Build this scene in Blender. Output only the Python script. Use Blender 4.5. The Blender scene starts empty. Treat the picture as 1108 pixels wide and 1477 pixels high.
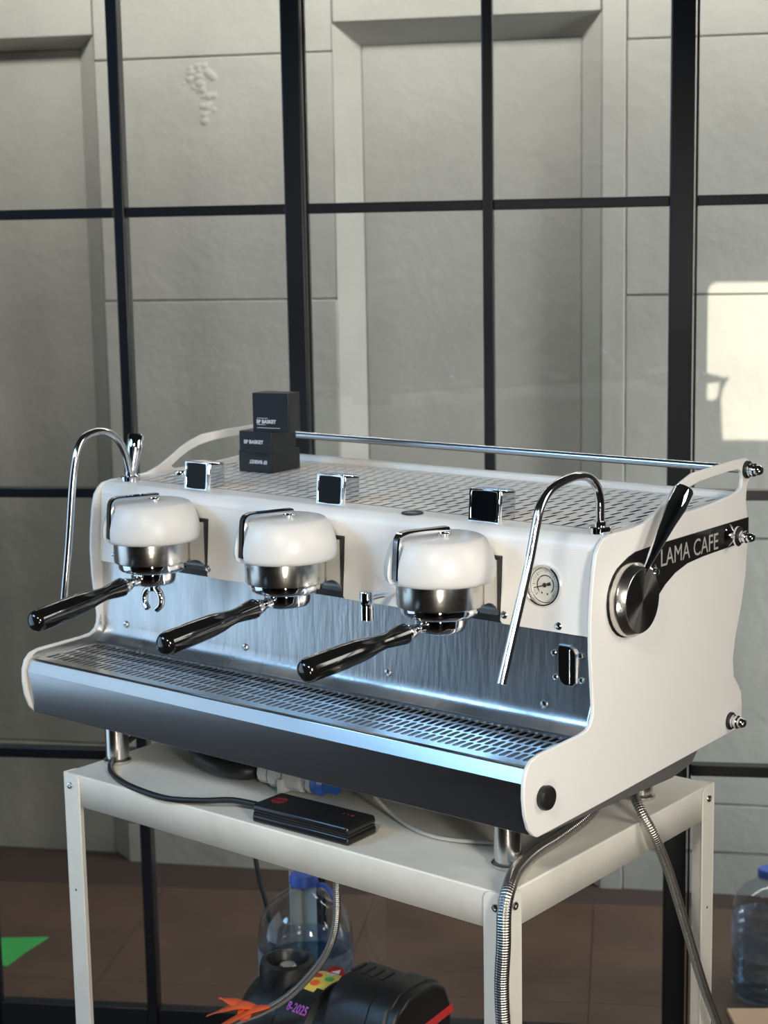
import bpy, bmesh, math, random
from mathutils import Vector, Matrix
random.seed(7)
S = bpy.context.scene
C = S.collection
R = math.radians
FLOOR = -0.93

# ------------------------------------------------------------------ camera
cam = bpy.data.cameras.new('camera'); camo = bpy.data.objects.new('camera', cam); C.objects.link(camo); S.camera = camo
CP = Vector((1.64749574, -1.69786600, 0.84582162))
yaw, pitch, roll = 0.6847, 0.1593, -0.0178
fwd = Vector((-math.sin(yaw)*math.cos(pitch), math.cos(yaw)*math.cos(pitch), -math.sin(pitch)))
rt = Vector((math.cos(yaw), math.sin(yaw), 0)); up = rt.cross(fwd)
r2 = rt*math.cos(roll)+up*math.sin(roll); u2 = -rt*math.sin(roll)+up*math.cos(roll)
M = Matrix((r2, u2, -fwd)).transposed().to_4x4(); M.translation = CP
camo.matrix_world = M
cam.sensor_fit = 'VERTICAL'; cam.sensor_height = 36; cam.lens = 2392.356/1477*36
cam.clip_start = 0.05
cam.dof.use_dof = True; cam.dof.focus_distance = 2.3; cam.dof.aperture_fstop = 7.0

# window partition frame: T along the glass, N away from the camera (both horizontal)
WY = 0.5402; T = Vector((math.cos(WY), math.sin(WY), 0)); N = Vector((-math.sin(WY), math.cos(WY), 0)); WD = 1.1466
def rp(s, n, h): return T*s + N*n + Vector((0, 0, h))

# ------------------------------------------------------------------ world and lights
S.view_settings.view_transform = 'Standard'; S.view_settings.look = 'None'; S.view_settings.gamma = 1
S.view_settings.use_curve_mapping = False
S.view_settings.exposure = 0.0
w = bpy.data.worlds.new('world'); S.world = w; w.use_nodes = True
bg = w.node_tree.nodes['Background']; bg.inputs[0].default_value = (0.75, 0.85, 1, 1); bg.inputs[1].default_value = 0.12
def area(name, loc, target, sx, sy, power, col, spread=180):
    l = bpy.data.lights.new(name, 'AREA'); l.shape = 'RECTANGLE'; l.size = sx; l.size_y = sy; l.energy = power; l.color = col
    l.spread = R(spread)
    o = bpy.data.objects.new(name, l); C.objects.link(o); o.location = loc
    o.rotation_euler = (Vector(target)-Vector(loc)).to_track_quat('-Z', 'Y').to_euler(); return o
# daylight of the shopfront on the left, added warm fills behind the camera, lamps in the corridor behind the glass
area('shopfront_daylight', rp(-2.55, 0.0, 0.30), rp(0, 0.0, 0.30), 1.6, 2.3, 7, (0.54, 0.77, 1.0), 115)
area('high_blue_fill', rp(-2.3, -1.3, 1.9), rp(0.1, 0.1, 0.35), 1.1, 0.7, 8.0, (0.32, 0.62, 1.0), 80)  # unseen blue fill added high on the left to tint top and fascia
area('side_front_fill', rp(1.75, -2.9, 1.0), rp(0.1, 0.0, 0.25), 0.4, 0.8, 4.3, (1.0, 0.96, 0.90), 42)  # added warm fill from the right front, narrowed to spare the back wall
area('high_front_fill', rp(-0.1, -2.9, 2.12), rp(0.1, 0.0, 0.25), 0.5, 0.3, 2.5, (1.0, 0.95, 0.86), 42)  # added fill to brighten the fascia; no window is built here
area('bell_highlight_strip', rp(0.62, -3.3, -0.50), rp(0.2, 0.0, 0.1), 0.11, 0.75, 2.2, (1.0, 0.93, 0.80), 60)  # added strip, sized to put a vertical highlight on the bells
area('side_warm_light', rp(2.6, -0.6, 1.3), rp(0.5, 0.0, 0.3), 0.8, 1.2, 3.5, (1.0, 0.95, 0.90), 70)  # unseen warm source lighting the side panel from the right
area('corridor_strip_light', rp(0.35, 1.70, 1.86), rp(0.35, 2.10, 0.7), 3.9, 0.12, 36, (1.0, 0.99, 0.97))
area('corridor_end_light', rp(2.35, 1.55, 0.1), rp(0.9, 2.0, 0.0), 0.6, 1.8, 20, (0.90, 0.95, 1.0), 90)

# ------------------------------------------------------------------ helpers
def srgb(r, g, b):
    f = lambda c: (c/255/12.92) if c/255 <= 0.04045 else ((c/255+0.055)/1.055)**2.4
    return (f(r), f(g), f(b), 1)
MATS = {}
def mat(name, col, rough=0.5, metal=0.0, noise=0.0, nscale=20, bump=0.0, bscale=60, stretch=None, rvar=0.0, coat=0, aniso=0, emit=None, tint=None):
    m = bpy.data.materials.new(name); m.use_nodes = True; nt = m.node_tree; b = nt.nodes['Principled BSDF']
    b.inputs['Base Color'].default_value = col; b.inputs['Roughness'].default_value = rough; b.inputs['Metallic'].default_value = metal
    if coat: b.inputs['Coat Weight'].default_value = coat; b.inputs['Coat Roughness'].default_value = 0.08
    tc = nt.nodes.new('ShaderNodeTexCoord'); mp = nt.nodes.new('ShaderNodeMapping'); nt.links.new(tc.outputs['Object'], mp.inputs[0])
    if stretch: mp.inputs['Scale'].default_value = stretch
    if noise or rvar:
        n = nt.nodes.new('ShaderNodeTexNoise'); n.inputs['Scale'].default_value = nscale; n.inputs['Detail'].default_value = 6; n.inputs['Roughness'].default_value = 0.6
        nt.links.new(mp.outputs[0], n.inputs['Vector'])
    if noise:
        mx = nt.nodes.new('ShaderNodeMix'); mx.data_type = 'RGBA'
        mx.inputs[6].default_value = col
        t = tint if tint else tuple(c*(1-noise) for c in col[:3])+(1,)
        mx.inputs[7].default_value = t
        cr = nt.nodes.new('ShaderNodeMapRange'); cr.inputs[1].default_value = 0.35; cr.inputs[2].default_value = 0.7
        nt.links.new(n.outputs[0], cr.inputs[0]); nt.links.new(cr.outputs[0], mx.inputs[0]); nt.links.new(mx.outputs[2], b.inputs['Base Color'])
    if rvar:
        mr = nt.nodes.new('ShaderNodeMapRange'); mr.inputs[3].default_value = rough-rvar; mr.inputs[4].default_value = rough+rvar
        nt.links.new(n.outputs[0], mr.inputs[0]); nt.links.new(mr.outputs[0], b.inputs['Roughness'])
    if bump:
        n2 = nt.nodes.new('ShaderNodeTexNoise'); n2.inputs['Scale'].default_value = bscale; n2.inputs['Detail'].default_value = 4
        nt.links.new(mp.outputs[0], n2.inputs['Vector'])
        bp = nt.nodes.new('ShaderNodeBump'); bp.inputs['Strength'].default_value = bump; bp.inputs['Distance'].default_value = 0.01
        nt.links.new(n2.outputs[0], bp.inputs['Height']); nt.links.new(bp.outputs[0], b.inputs['Normal'])
    if aniso: b.inputs['Anisotropic'].default_value = aniso
    if emit: b.inputs['Emission Color'].default_value = emit; b.inputs['Emission Strength'].default_value = 1
    MATS[name] = m; return m
WHITE = mat('white_powder_coat', (0.83, 0.81, 0.765, 1), 0.36, bump=0.03, bscale=900, noise=0.02, nscale=3)
CAPW = mat('white_cap_plastic', (0.66, 0.65, 0.62, 1), 0.38)
CHROME = mat('polished_chrome', (0.82, 0.83, 0.85, 1), 0.05, 1.0)
TUBE = mat('polished_steel_tube', (0.74, 0.74, 0.74, 1), 0.13, 1.0)
RODM = mat('satin_steel_rod', (0.62, 0.66, 0.70, 1), 0.2, 1.0)
STEEL = mat('brushed_steel', (0.60, 0.60, 0.59, 1), 0.30, 1.0, rvar=0.07, nscale=14, stretch=(1, 1, 12), bump=0.03, bscale=40, noise=0.12)
SPLASH = mat('scratched_steel_sheet', (0.60, 0.61, 0.62, 1), 0.30, 1.0, rvar=0.10, nscale=9, stretch=(4, 1, 0.7), noise=0.18, bump=0.05, bscale=30)
TRAYM = mat('tray_steel', (0.55, 0.55, 0.555, 1), 0.24, 1.0, rvar=0.06, nscale=8, stretch=(0.6, 1, 6), noise=0.10)
BASIN = mat('satin_basin_steel', (0.72, 0.73, 0.75, 1), 0.42, 1.0, noise=0.3, nscale=12)
BELL = mat('turned_steel', (0.66, 0.64, 0.60, 1), 0.22, 1.0, stretch=(1, 1, 60), rvar=0.05, nscale=10)
VOID = mat('black_void', (0.003, 0.003, 0.003, 1), 0.9)  # near-black colour stands in for the shade inside openings
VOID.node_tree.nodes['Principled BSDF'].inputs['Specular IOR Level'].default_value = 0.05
DARKM = mat('dark_void_metal', (0.02, 0.02, 0.022, 1), 0.6)
PANM = mat('dull_pan_steel', (0.30, 0.29, 0.28, 1), 0.5, 0.7)
BLACK = mat('glossy_black_handle', (0.006, 0.006, 0.006, 1), 0.12, coat=0.6)
MATTE = mat('matte_black_card', (0.012, 0.013, 0.016, 1), 0.42)
RUBBER = mat('black_rubber', (0.012, 0.012, 0.012, 1), 0.45)
PLAST = mat('black_plastic', (0.010, 0.010, 0.011, 1), 0.25)
PUMPM = mat('pump_black_plastic', (0.012, 0.012, 0.013, 1), 0.38)
SCREEN = mat('dark_display_glass', (0.003, 0.004, 0.005, 1), 0.08)
SCREEN.node_tree.nodes['Principled BSDF'].inputs['Specular IOR Level'].default_value = 0.12
BAND = mat('black_band', (0.012, 0.011, 0.010, 1), 0.3)
LETTER = mat('mirror_lettering', (0.74, 0.72, 0.66, 1), 0.45, 0.55)
PRINT = mat('white_print', (0.62, 0.64, 0.66, 1), 0.6)
SCREWM = mat('screw_steel', (0.7, 0.7, 0.68, 1), 0.2, 1.0)
TABLEM = mat('cream_painted_steel', (0.84, 0.805, 0.71, 1), 0.42, noise=0.16, nscale=7, rvar=0.08, bump=0.03, bscale=200)
DIAL = mat('gauge_dial_white', (0.82, 0.81, 0.74, 1), 0.5)
TICK = mat('gauge_print', (0.05, 0.04, 0.04, 1), 0.6)
REDP = mat('red_print', (0.50, 0.03, 0.03, 1), 0.5)
DREDP = mat('dark_red_print', (0.20, 0.015, 0.02, 1), 0.5)
ORANGE = mat('orange_tape', (0.85, 0.12, 0.03, 1), 0.45)
BLUEP = mat('blue_plastic', (0.03, 0.12, 0.45, 1), 0.35)
GREYP = mat('grey_pipe_plastic', (0.55, 0.54, 0.50, 1), 0.5)
YELLOW = mat('yellow_sticker', (0.75, 0.58, 0.10, 1), 0.5)
PURPLE = mat('purple_ink', (0.40, 0.10, 0.50, 1), 0.6)
FRAME = mat('black_window_frame', (0.010, 0.011, 0.014, 1), 0.32)
WALLM = mat("plastered_concrete", srgb(182, 179, 168), 0.85, noise=0.16, nscale=2.6, bump=0.22, bscale=30)
JOINT = mat('wall_joint', srgb(95, 93, 88), 0.9)
ROOMW = mat('room_wall_paint', srgb(84, 82, 80), 0.9)
CEILM = mat('ceiling_paint', srgb(100, 99, 96), 0.9)
TILEM = mat('brown_floor_tile', srgb(96, 74, 60), 0.5, noise=0.35, nscale=3.5, bump=0.05, bscale=30)
GROUT = mat('dark_grout', srgb(64, 50, 42), 0.9)
GREENM = mat('green_sheet', (0.05, 0.42, 0.09, 1), 0.6)
CARD = mat('pale_cardboard', srgb(200, 170, 140), 0.8)
BTLBL = mat('bottle_label', srgb(70, 110, 150), 0.45, noise=0.5, nscale=18, tint=srgb(200, 205, 210))
BTLBL.node_tree.nodes['Principled BSDF'].inputs['Alpha'].default_value = 0.45
CAPB = mat('blue_bottle_cap', (0.06, 0.14, 0.55, 1), 0.4)

def braid_mat():
    m = bpy.data.materials.new('braided_steel'); m.use_nodes = True; nt = m.node_tree; b = nt.nodes['Principled BSDF']
    b.inputs['Metallic'].default_value = 1; b.inputs['Roughness'].default_value = 0.35
    uv = nt.nodes.new('ShaderNodeUVMap')
    def wave(sx, sy):
        mp = nt.nodes.new('ShaderNodeMapping'); mp.inputs['Scale'].default_value = (1, 1, 1); nt.links.new(uv.outputs[0], mp.inputs[0])
        s = nt.nodes.new('ShaderNodeSeparateXYZ'); nt.links.new(mp.outputs[0], s.inputs[0])
        a = nt.nodes.new('ShaderNodeMath'); a.operation = 'MULTIPLY'; a.inputs[1].default_value = sx; nt.links.new(s.outputs[0], a.inputs[0])
        c = nt.nodes.new('ShaderNodeMath'); c.operation = 'MULTIPLY_ADD'; c.inputs[1].default_value = sy; nt.links.new(s.outputs[1], c.inputs[0]); nt.links.new(a.outputs[0], c.inputs[2])
        d = nt.nodes.new('ShaderNodeMath'); d.operation = 'SINE'; nt.links.new(c.outputs[0], d.inputs[0]); return d
    w1 = wave(6.2832*4, 900); w2 = wave(-6.2832*4, 900)
    p = nt.nodes.new('ShaderNodeMath'); p.operation = 'MULTIPLY'; nt.links.new(w1.outputs[0], p.inputs[0]); nt.links.new(w2.outputs[0], p.inputs[1])
    mr = nt.nodes.new('ShaderNodeMapRange'); mr.inputs[1].default_value = -1; nt.links.new(p.outputs[0], mr.inputs[0])
    mx = nt.nodes.new('ShaderNodeMix'); mx.data_type = 'RGBA'; mx.inputs[6].default_value = (0.30, 0.28, 0.25, 1); mx.inputs[7].default_value = (0.72, 0.69, 0.63, 1)
    nt.links.new(mr.outputs[0], mx.inputs[0]); nt.links.new(mx.outputs[2], b.inputs['Base Color'])
    bp = nt.nodes.new('ShaderNodeBump'); bp.inputs['Strength'].default_value = 0.6; bp.inputs['Distance'].default_value = 0.002
    nt.links.new(mr.outputs[0], bp.inputs['Height']); nt.links.new(bp.outputs[0], b.inputs['Normal']); return m
BRAID = braid_mat()
def brushed_radial():
    m = bpy.data.materials.new('radially_brushed_steel'); m.use_nodes = True; nt = m.node_tree; b = nt.nodes['Principled BSDF']
    b.inputs['Metallic'].default_value = 1; b.inputs['Roughness'].default_value = 0.28; b.inputs['Base Color'].default_value = (0.42, 0.40, 0.37, 1)
    b.inputs['Anisotropic'].default_value = 0.9
    tg = nt.nodes.new('ShaderNodeTangent'); tg.direction_type = 'RADIAL'; tg.axis = 'X'; nt.links.new(tg.outputs[0], b.inputs['Tangent']); return m
RADIAL = brushed_radial()
def glass_mat(name, tint, refl=1.0, ior=1.5, rough=0.0):
    m = bpy.data.materials.new(name); m.use_nodes = True; nt = m.node_tree; nt.nodes.clear()
    o = nt.nodes.new('ShaderNodeOutputMaterial'); t = nt.nodes.new('ShaderNodeBsdfTransparent'); t.inputs[0].default_value = tint
    g = nt.nodes.new('ShaderNodeBsdfGlossy'); g.inputs['Roughness'].default_value = rough; f = nt.nodes.new('ShaderNodeFresnel')
    ge = nt.nodes.new('ShaderNodeNewGeometry'); mi = nt.nodes.new('ShaderNodeMapRange'); mi.inputs[3].default_value = ior; mi.inputs[4].default_value = 1/ior
    nt.links.new(ge.outputs['Backfacing'], mi.inputs[0]); nt.links.new(mi.outputs[0], f.inputs[0])
    mu = nt.nodes.new('ShaderNodeMath'); mu.operation = 'MULTIPLY'; mu.inputs[1].default_value = refl; mu.use_clamp = True
    mx = nt.nodes.new('ShaderNodeMixShader'); nt.links.new(f.outputs[0], mu.inputs[0]); nt.links.new(mu.outputs[0], mx.inputs[0])
    nt.links.new(t.outputs[0], mx.inputs[1]); nt.links.new(g.outputs[0], mx.inputs[2]); nt.links.new(mx.outputs[0], o.inputs[0]); return m
PANE = glass_mat('window_glass', (0.93, 0.94, 0.94, 1), 1.0, 1.5)
BOTG = glass_mat('clear_bottle_plastic', (0.84, 0.89, 0.93, 1), 1.6, 1.5, 0.06)
WATER = glass_mat('water', (0.62, 0.76, 0.86, 1), 1.0, 1.33)
LENS = glass_mat('gauge_glass', (0.97, 0.97, 0.96, 1), 1.0, 1.45)

def obj(name, bm, m, parent=None, smooth=False, bevel=0, seg=2, loc=None, label=None, sharp=60):
    me = bpy.data.meshes.new(name); bmesh.ops.recalc_face_normals(bm, faces=bm.faces); bm.to_mesh(me); bm.free()
    me.materials.append(m)
    o = bpy.data.objects.new(name, me); C.objects.link(o)
    if smooth:
        for p in me.polygons: p.use_smooth = True
        me.set_sharp_from_angle(angle=R(38))
    if bevel:
        b = o.modifiers.new('bevel', 'BEVEL'); b.width = bevel; b.segments = seg; b.limit_method = 'ANGLE'; b.angle_limit = R(35)
        b.harden_normals = False
        for p in me.polygons: p.use_smooth = True
        me.set_sharp_from_angle(angle=R(sharp))
    if parent: o.parent = parent
    if loc: o.location = loc
    if label: o['label'] = label
    return o
def thing(name, label, cat, loc=(0, 0, 0), rz=0, group=None):
    o = bpy.data.objects.new(name, None); C.objects.link(o); o.location = loc; o.rotation_euler = (0, 0, rz); o.empty_display_size = 0.05
    o['label'] = label; o['category'] = cat
    if group: o['group'] = group
    return o
def tag(o, label, cat, group=None):
    o['label'] = label; o['category'] = cat
    if group: o['group'] = group
    return o
def struct(o): o['kind'] = 'structure'; return o
def box(bm, x0, x1, y0, y1, z0, z1):
    v = [bm.verts.new((x, y, z)) for x in (x0, x1) for y in (y0, y1) for z in (z0, z1)]
    for f in ((0, 1, 3, 2), (4, 6, 7, 5), (0, 4, 5, 1), (2, 3, 7, 6), (0, 2, 6, 4), (1, 5, 7, 3)): bm.faces.new([v[i] for i in f])
    return bm
def Box(*a): return box(bmesh.new(), *a)
def prism(bm, pts, axis, a, b):
    """pts 2D polygon; axis 'x': pts are (y,z); 'y': (x,z); 'z': (x,y)"""
    def P(p, t): return {'x': (t, p[0], p[1]), 'y': (p[0], t, p[1]), 'z': (p[0], p[1], t)}[axis]
    A = [bm.verts.new(P(p, a)) for p in pts]; B = [bm.verts.new(P(p, b)) for p in pts]
    bm.faces.new(A); bm.faces.new(B[::-1]); n = len(pts)
    for i in range(n): bm.faces.new((A[i], A[(i+1) % n], B[(i+1) % n], B[i]))
    return bm
def Prism(*a): return prism(bmesh.new(), *a)
def lathe(bm, prof, n=48, mtx=None, cap=True):
    """prof list of (r, z) about local z"""
    mtx = mtx or Matrix(); rings = []
    for r, z in prof:
        if r < 1e-6: rings.append([bm.verts.new(mtx @ Vector((0, 0, z)))])
        else: rings.append([bm.verts.new(mtx @ Vector((r*math.cos(2*math.pi*i/n), r*math.sin(2*math.pi*i/n), z))) for i in range(n)])
    for a, b in zip(rings, rings[1:]):
        if len(a) == 1 and len(b) == 1: continue
        if len(a) == 1:
            for i in range(n): bm.faces.new((a[0], b[i], b[(i+1) % n]))
        elif len(b) == 1:
            for i in range(n): bm.faces.new((a[i], a[(i+1) % n], b[0]))
        else:
            for i in range(n): bm.faces.new((a[i], a[(i+1) % n], b[(i+1) % n], b[i]))
    if cap:
        for rg in (rings[0], rings[-1]):
            if len(rg) > 2: bm.faces.new(rg)
    return bm
def Lathe(*a, **k): return lathe(bmesh.new(), *a, **k)
def axm(origin, d, upv=None):
    d = Vector(d).normalized(); q = d.to_track_quat('Z', 'Y'); m = q.to_matrix().to_4x4(); m.translation = Vector(origin); return m
def catmull(pts, k=8):
    P = [Vector(p) for p in pts]; P = [2*P[0]-P[1]]+P+[2*P[-1]-P[-2]]; out = []
    for i in range(1, len(P)-2):
        for j in range(k):
            t = j/k; a, b, c, d = P[i-1], P[i], P[i+1], P[i+2]
            out.append(0.5*((2*b)+(c-a)*t+(2*a-5*b+4*c-d)*t*t+(-a+3*b-3*c+d)*t**3))
    out.append(P[-2]); return out
def tube(bm, pts, r, n=16, smooth=True, k=8, cap=True, flat=1.0):
    P = catmull(pts, k) if smooth else [Vector(p) for p in pts]
    rr = r if callable(r) else (lambda t: r)
    uvl = bm.loops.layers.uv.verify(); rings = []; nrm = None; L = 0; Ls = []
    for i, p in enumerate(P):
        t = (P[min(i+1, len(P)-1)]-P[max(i-1, 0)]).normalized()
        if nrm is None: nrm = t.orthogonal().normalized() if abs(t.z) > .99 else t.cross(Vector((0, 0, 1))).normalized()
        nrm = (nrm - t*nrm.dot(t)).normalized(); bn = t.cross(nrm)
        if i: L += (P[i]-P[i-1]).length
        Ls.append(L); rad = rr(i/(len(P)-1))
        rings.append([bm.verts.new(p+nrm*rad*math.cos(2*math.pi*j/n)+bn*rad*flat*math.sin(2*math.pi*j/n)) for j in range(n)])
    for i in range(len(rings)-1):
        for j in range(n):
            f = bm.faces.new((rings[i][j], rings[i][(j+1) % n], rings[i+1][(j+1) % n], rings[i+1][j]))
            for lp, uv in zip(f.loops, ((j/n, Ls[i]), ((j+1)/n, Ls[i]), ((j+1)/n, Ls[i+1]), (j/n, Ls[i+1]))): lp[uvl].uv = uv
    if cap: bm.faces.new(rings[0]); bm.faces.new(rings[-1])
    return bm
def Tube(*a, **k): return tube(bmesh.new(), *a, **k)
def arc(cx, cy, r, a0, a1, n):
    return [(cx+r*math.cos(R(a0+(a1-a0)*i/n)), cy+r*math.sin(R(a0+(a1-a0)*i/n))) for i in range(n+1)]
def chaikin(pts, it=2):
    for _ in range(it):
        q = []
        for i in range(len(pts)):
            a, b = pts[i], pts[(i+1) % len(pts)]
            q += [(a[0]*.75+b[0]*.25, a[1]*.75+b[1]*.25), (a[0]*.25+b[0]*.75, a[1]*.25+b[1]*.75)]
        pts = q
    return pts
def plate_holes(outer, holes, axis, a, b):
    """flat plate with holes, thickness a..b along axis"""
    bm = bmesh.new(); edges = []
    def P(p, t): return {'x': (t, p[0], p[1]), 'y': (p[0], t, p[1]), 'z': (p[0], p[1], t)}[axis]
    for loop in [outer]+holes:
        vs = [bm.verts.new(P(p, a)) for p in loop]
        edges += [bm.edges.new((vs[i], vs[(i+1) % len(vs)])) for i in range(len(vs))]
    res = bmesh.ops.triangle_fill(bm, use_beauty=True, use_dissolve=False, edges=edges)
    faces = [g for g in res['geom'] if isinstance(g, bmesh.types.BMFace)]
    ext = bmesh.ops.extrude_face_region(bm, geom=faces)
    d = Vector(P((0, 0), b))-Vector(P((0, 0), a))
    bmesh.ops.translate(bm, vec=d, verts=[g for g in ext['geom'] if isinstance(g, bmesh.types.BMVert)])
    return bm
def text(name, s, size, m, parent, mtx, sx=1.0, ext=0.0006, label=None, align='LEFT', spacing=1.0, off=0.0):
    c = bpy.data.curves.new(name, 'FONT'); c.body = s; c.size = size; c.extrude = ext; c.align_x = align; c.space_character = spacing; c.offset = off
    c.resolution_u = 3
    t = bpy.data.objects.new('tmp', c); C.objects.link(t); dg = bpy.context.evaluated_depsgraph_get()
    me = bpy.data.meshes.new_from_object(t.evaluated_get(dg)); bpy.data.objects.remove(t); bpy.data.curves.remove(c)
    me.transform(mtx @ Matrix.Diagonal((sx, 1, 1, 1))); me.materials.clear(); me.materials.append(m)
    o = bpy.data.objects.new(name, me); C.objects.link(o); o.parent = parent
    if label: o['label'] = label
    return o
def copy_tree(o, parent=None):
    c = o.copy(); C.objects.link(c)
    if parent: c.parent = parent
    for ch in list(o.children): copy_tree(ch, c)
    return c

# ------------------------------------------------------------------ room shell (behind the camera it is plain, it only feeds reflections)
def quadbox(name, s0, s1, n0, n1, h0, h1, m, parent=None, bevel=0):
    bm = bmesh.new()
    v = [bm.verts.new(rp(s, n, h)) for s in (s0, s1) for n in (n0, n1) for h in (h0, h1)]
    for f in ((0, 1, 3, 2), (4, 6, 7, 5), (0, 4, 5, 1), (2, 3, 7, 6), (0, 2, 6, 4), (1, 5, 7, 3)): bm.faces.new([v[i] for i in f])
    return obj(name, bm, m, parent, bevel=bevel)
floor = struct(quadbox('floor', -3.0, 3.6, -4.4, 3.4, FLOOR-0.1, FLOOR-0.004, GROUT))
k = 0
A2 = 0.4890; T2 = Vector((math.cos(A2), math.sin(A2), 0)); N2 = Vector((-math.sin(A2), math.cos(A2), 0)); W2 = 2.1598
me_tile = None
for i in range(-7, 8):
    for j in range(-9, 6):
        p = T*((i+0.28)*0.60) + N*((j+0.35)*0.60+0.3)
        sN = p.dot(N); sT = p.dot(T)
        if sN > 2.2 or sN < -2.0 or sT < -2.7 or sT > 3.2 : continue
        if me_tile is None:
            t = obj('floor_tile', Box(-0.2993, 0.2993, -0.2993, 0.2993, -0.006, 0), TILEM, floor); me_tile = t.data
        else:
            t = bpy.data.objects.new('floor_tile', me_tile); C.objects.link(t); t.parent = floor
        t.location = (p.x, p.y, FLOOR); t.rotation_euler = (0, 0, WY)
struct(quadbox('ceiling', -3.0, 3.6, -4.4, 3.4, 2.35, 2.45, CEILM))
struct(quadbox('wall_right', 3.4, 3.6, -4.4, 3.4, FLOOR-0.1, 2.4, ROOMW))
struct(quadbox('wall_front', -3.0, 3.6, -4.4, -4.2, FLOOR-0.1, 2.4, ROOMW))
# left wall with the shopfront opening
wl = struct(quadbox('wall_left', -2.9, -2.7, -4.4, -1.1, FLOOR-0.1, 2.4, ROOMW))
struct(quadbox('wall_left', -2.9, -2.7, 1.1, 3.4, FLOOR-0.1, 2.4, ROOMW))
struct(quadbox('wall_left', -2.9, -2.7, -1.1, 1.1, 1.5, 2.4, ROOMW))

# concrete wall behind the glass, built of slabs round two shallow blocked niches
wb = struct(obj('wall_back', bmesh.new(), JOINT))
def wp(s, h, off): return T2*s + N2*(W2+off) + Vector((0, 0, h))
bm = bmesh.new()
def wbox(bm, s0, s1, h0, h1, o0, o1):
    v = [bm.verts.new(wp(s, h, o)) for s in (s0, s1) for o in (o0, o1) for h in (h0, h1)]
    for f in ((0, 1, 3, 2), (4, 6, 7, 5), (0, 4, 5, 1), (2, 3, 7, 6), (0, 2, 6, 4), (1, 5, 7, 3)): bm.faces.new([v[i] for i in f])
    return bm
wbox(bm, -2.9, 2.6, FLOOR-0.1, 2.35, 0.10, 0.25); bm.to_mesh(wb.data); bm.free()
rows = [FLOOR-0.02, -0.815, -0.678, 0.061, 0.705, 1.357, 2.35]
def slabs(s0, s1, rws, o0=0.0):
    for a, b in zip(rws, rws[1:]):
        obj('wall_slab', wbox(bmesh.new(), s0+0.0012, s1-0.0012, a+0.0015, b-0.0015, o0+random.uniform(-0.002, 0.002), 0.12), WALLM, wb, bevel=0.003)
slabs(-1.008, -0.340, rows)                     # pier between the niches
slabs(0.371, 0.435, [FLOOR-0.02, 2.35]); slabs(0.435, 1.30, rows, 0.004); slabs(1.30, 2.5, rows, 0.004)
slabs(-2.8, -1.9, rows)
for (a, b, ai, bi, ho, hi) in ((-0.340, 0.371, -0.275, 0.316, 1.43, 1.376), (-1.90, -1.008, -1.83, -1.071, 1.425, 1.40)):   # niches: back slab, splays, head
    slabs(ai, bi, [FLOOR-0.02, -0.6, hi], 0.065)
    for e, f in ((a, ai), (b, bi)):
        bm = bmesh.new(); v = [wp(e, FLOOR, 0), wp(f, FLOOR, 0.065), wp(f, FLOOR, 0.11), wp(e, FLOOR, 0.11)]
        t4 = [wp(e, ho, 0), wp(f, hi, 0.065), wp(f, hi, 0.11), wp(e, ho, 0.11)]
        A_ = [bm.verts.new(x) for x in v]; B_ = [bm.verts.new(x) for x in t4]
        bm.faces.new(A_); bm.faces.new(B_)
        for q in range(4): bm.faces.new((A_[q], A_[(q+1) % 4], B_[(q+1) % 4], B_[q]))
        obj('niche_splay', bm, WALLM, wb)
    bm = bmesh.new(); A_ = [bm.verts.new(wp(a, ho, 0)), bm.verts.new(wp(ai, hi, 0.065)), bm.verts.new(wp(ai, hi, 0.11)), bm.verts.new(wp(a, ho, 0.11))]
    B_ = [bm.verts.new(wp(b, ho, 0)), bm.verts.new(wp(bi, hi, 0.065)), bm.verts.new(wp(bi, hi, 0.11)), bm.verts.new(wp(b, ho, 0.11))]
    bm.faces.new(A_); bm.faces.new(B_)
    for q in range(4): bm.faces.new((A_[q], A_[(q+1) % 4], B_[(q+1) % 4], B_[q]))
    obj('niche_head', bm, WALLM, wb)
    slabs(a, b, [ho, 2.35])
# rough plaster patch on the pier
bm = bmesh.new()
for _ in range(90):
    s, h = random.gauss(0, 0.02), random.uniform(-0.09, 0.06); s += -0.705-h*0.25; h += 1.275
    bmesh.ops.create_icosphere(bm, subdivisions=1, radius=random.uniform(.006, .018), matrix=Matrix.Translation(wp(s, h, 0.004)) @ Matrix.Rotation(A2, 4, 'Z') @ Matrix.Diagonal((1.3, .42, 1, 1)))
o = obj('plaster_patch', bm, WALLM, wb, smooth=True); o['kind'] = 'stuff'

# ------------------------------------------------------------------ glazed partition
win = struct(thing('window_1', 'tall black steel framed glass partition behind the coffee machine', 'window')); del win['category']; del win['label']
bars = [(-1.30, .010), (-.905, .022), (-.513, .012), (-.137, .020), (.265, .011), (.655, .024), (1.045, .012), (1.43, .022), (1.83, .012)]
for s, hw in bars:
    quadbox('mullion', s-hw, s+hw, WD-0.018, WD+0.022, FLOOR, 2.35, FRAME, win, bevel=0.003)
    if hw > 0.019:
        quadbox('mullion_bead', s+hw+0.003, s+hw+0.008, WD-0.006, WD+0.010, FLOOR, 2.35, FRAME, win)
hs = [(-.895, .033), (-.264, .0115), (.326, .0105), (.924, .0105), (1.53, .014)]
for (s0, w0), (s1, w1) in zip(bars, bars[1:]):
    a = s0+w0+(0.008 if w0 > .019 else 0); b = s1-w1
    for h, hw in hs: quadbox('transom', a, b, WD-0.014, WD+0.018, h-hw, h+hw, FRAME, win, bevel=0.002)
    for (h0, q0), (h1, q1) in zip(hs, hs[1:]):
        quadbox('pane', a, b, WD+0.001, WD+0.0022, h0+q0, h1-q1, PANE, win)
    quadbox('pane', a, b, WD+0.001, WD+0.0022, 1.544, 2.35, PANE, win)

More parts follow.
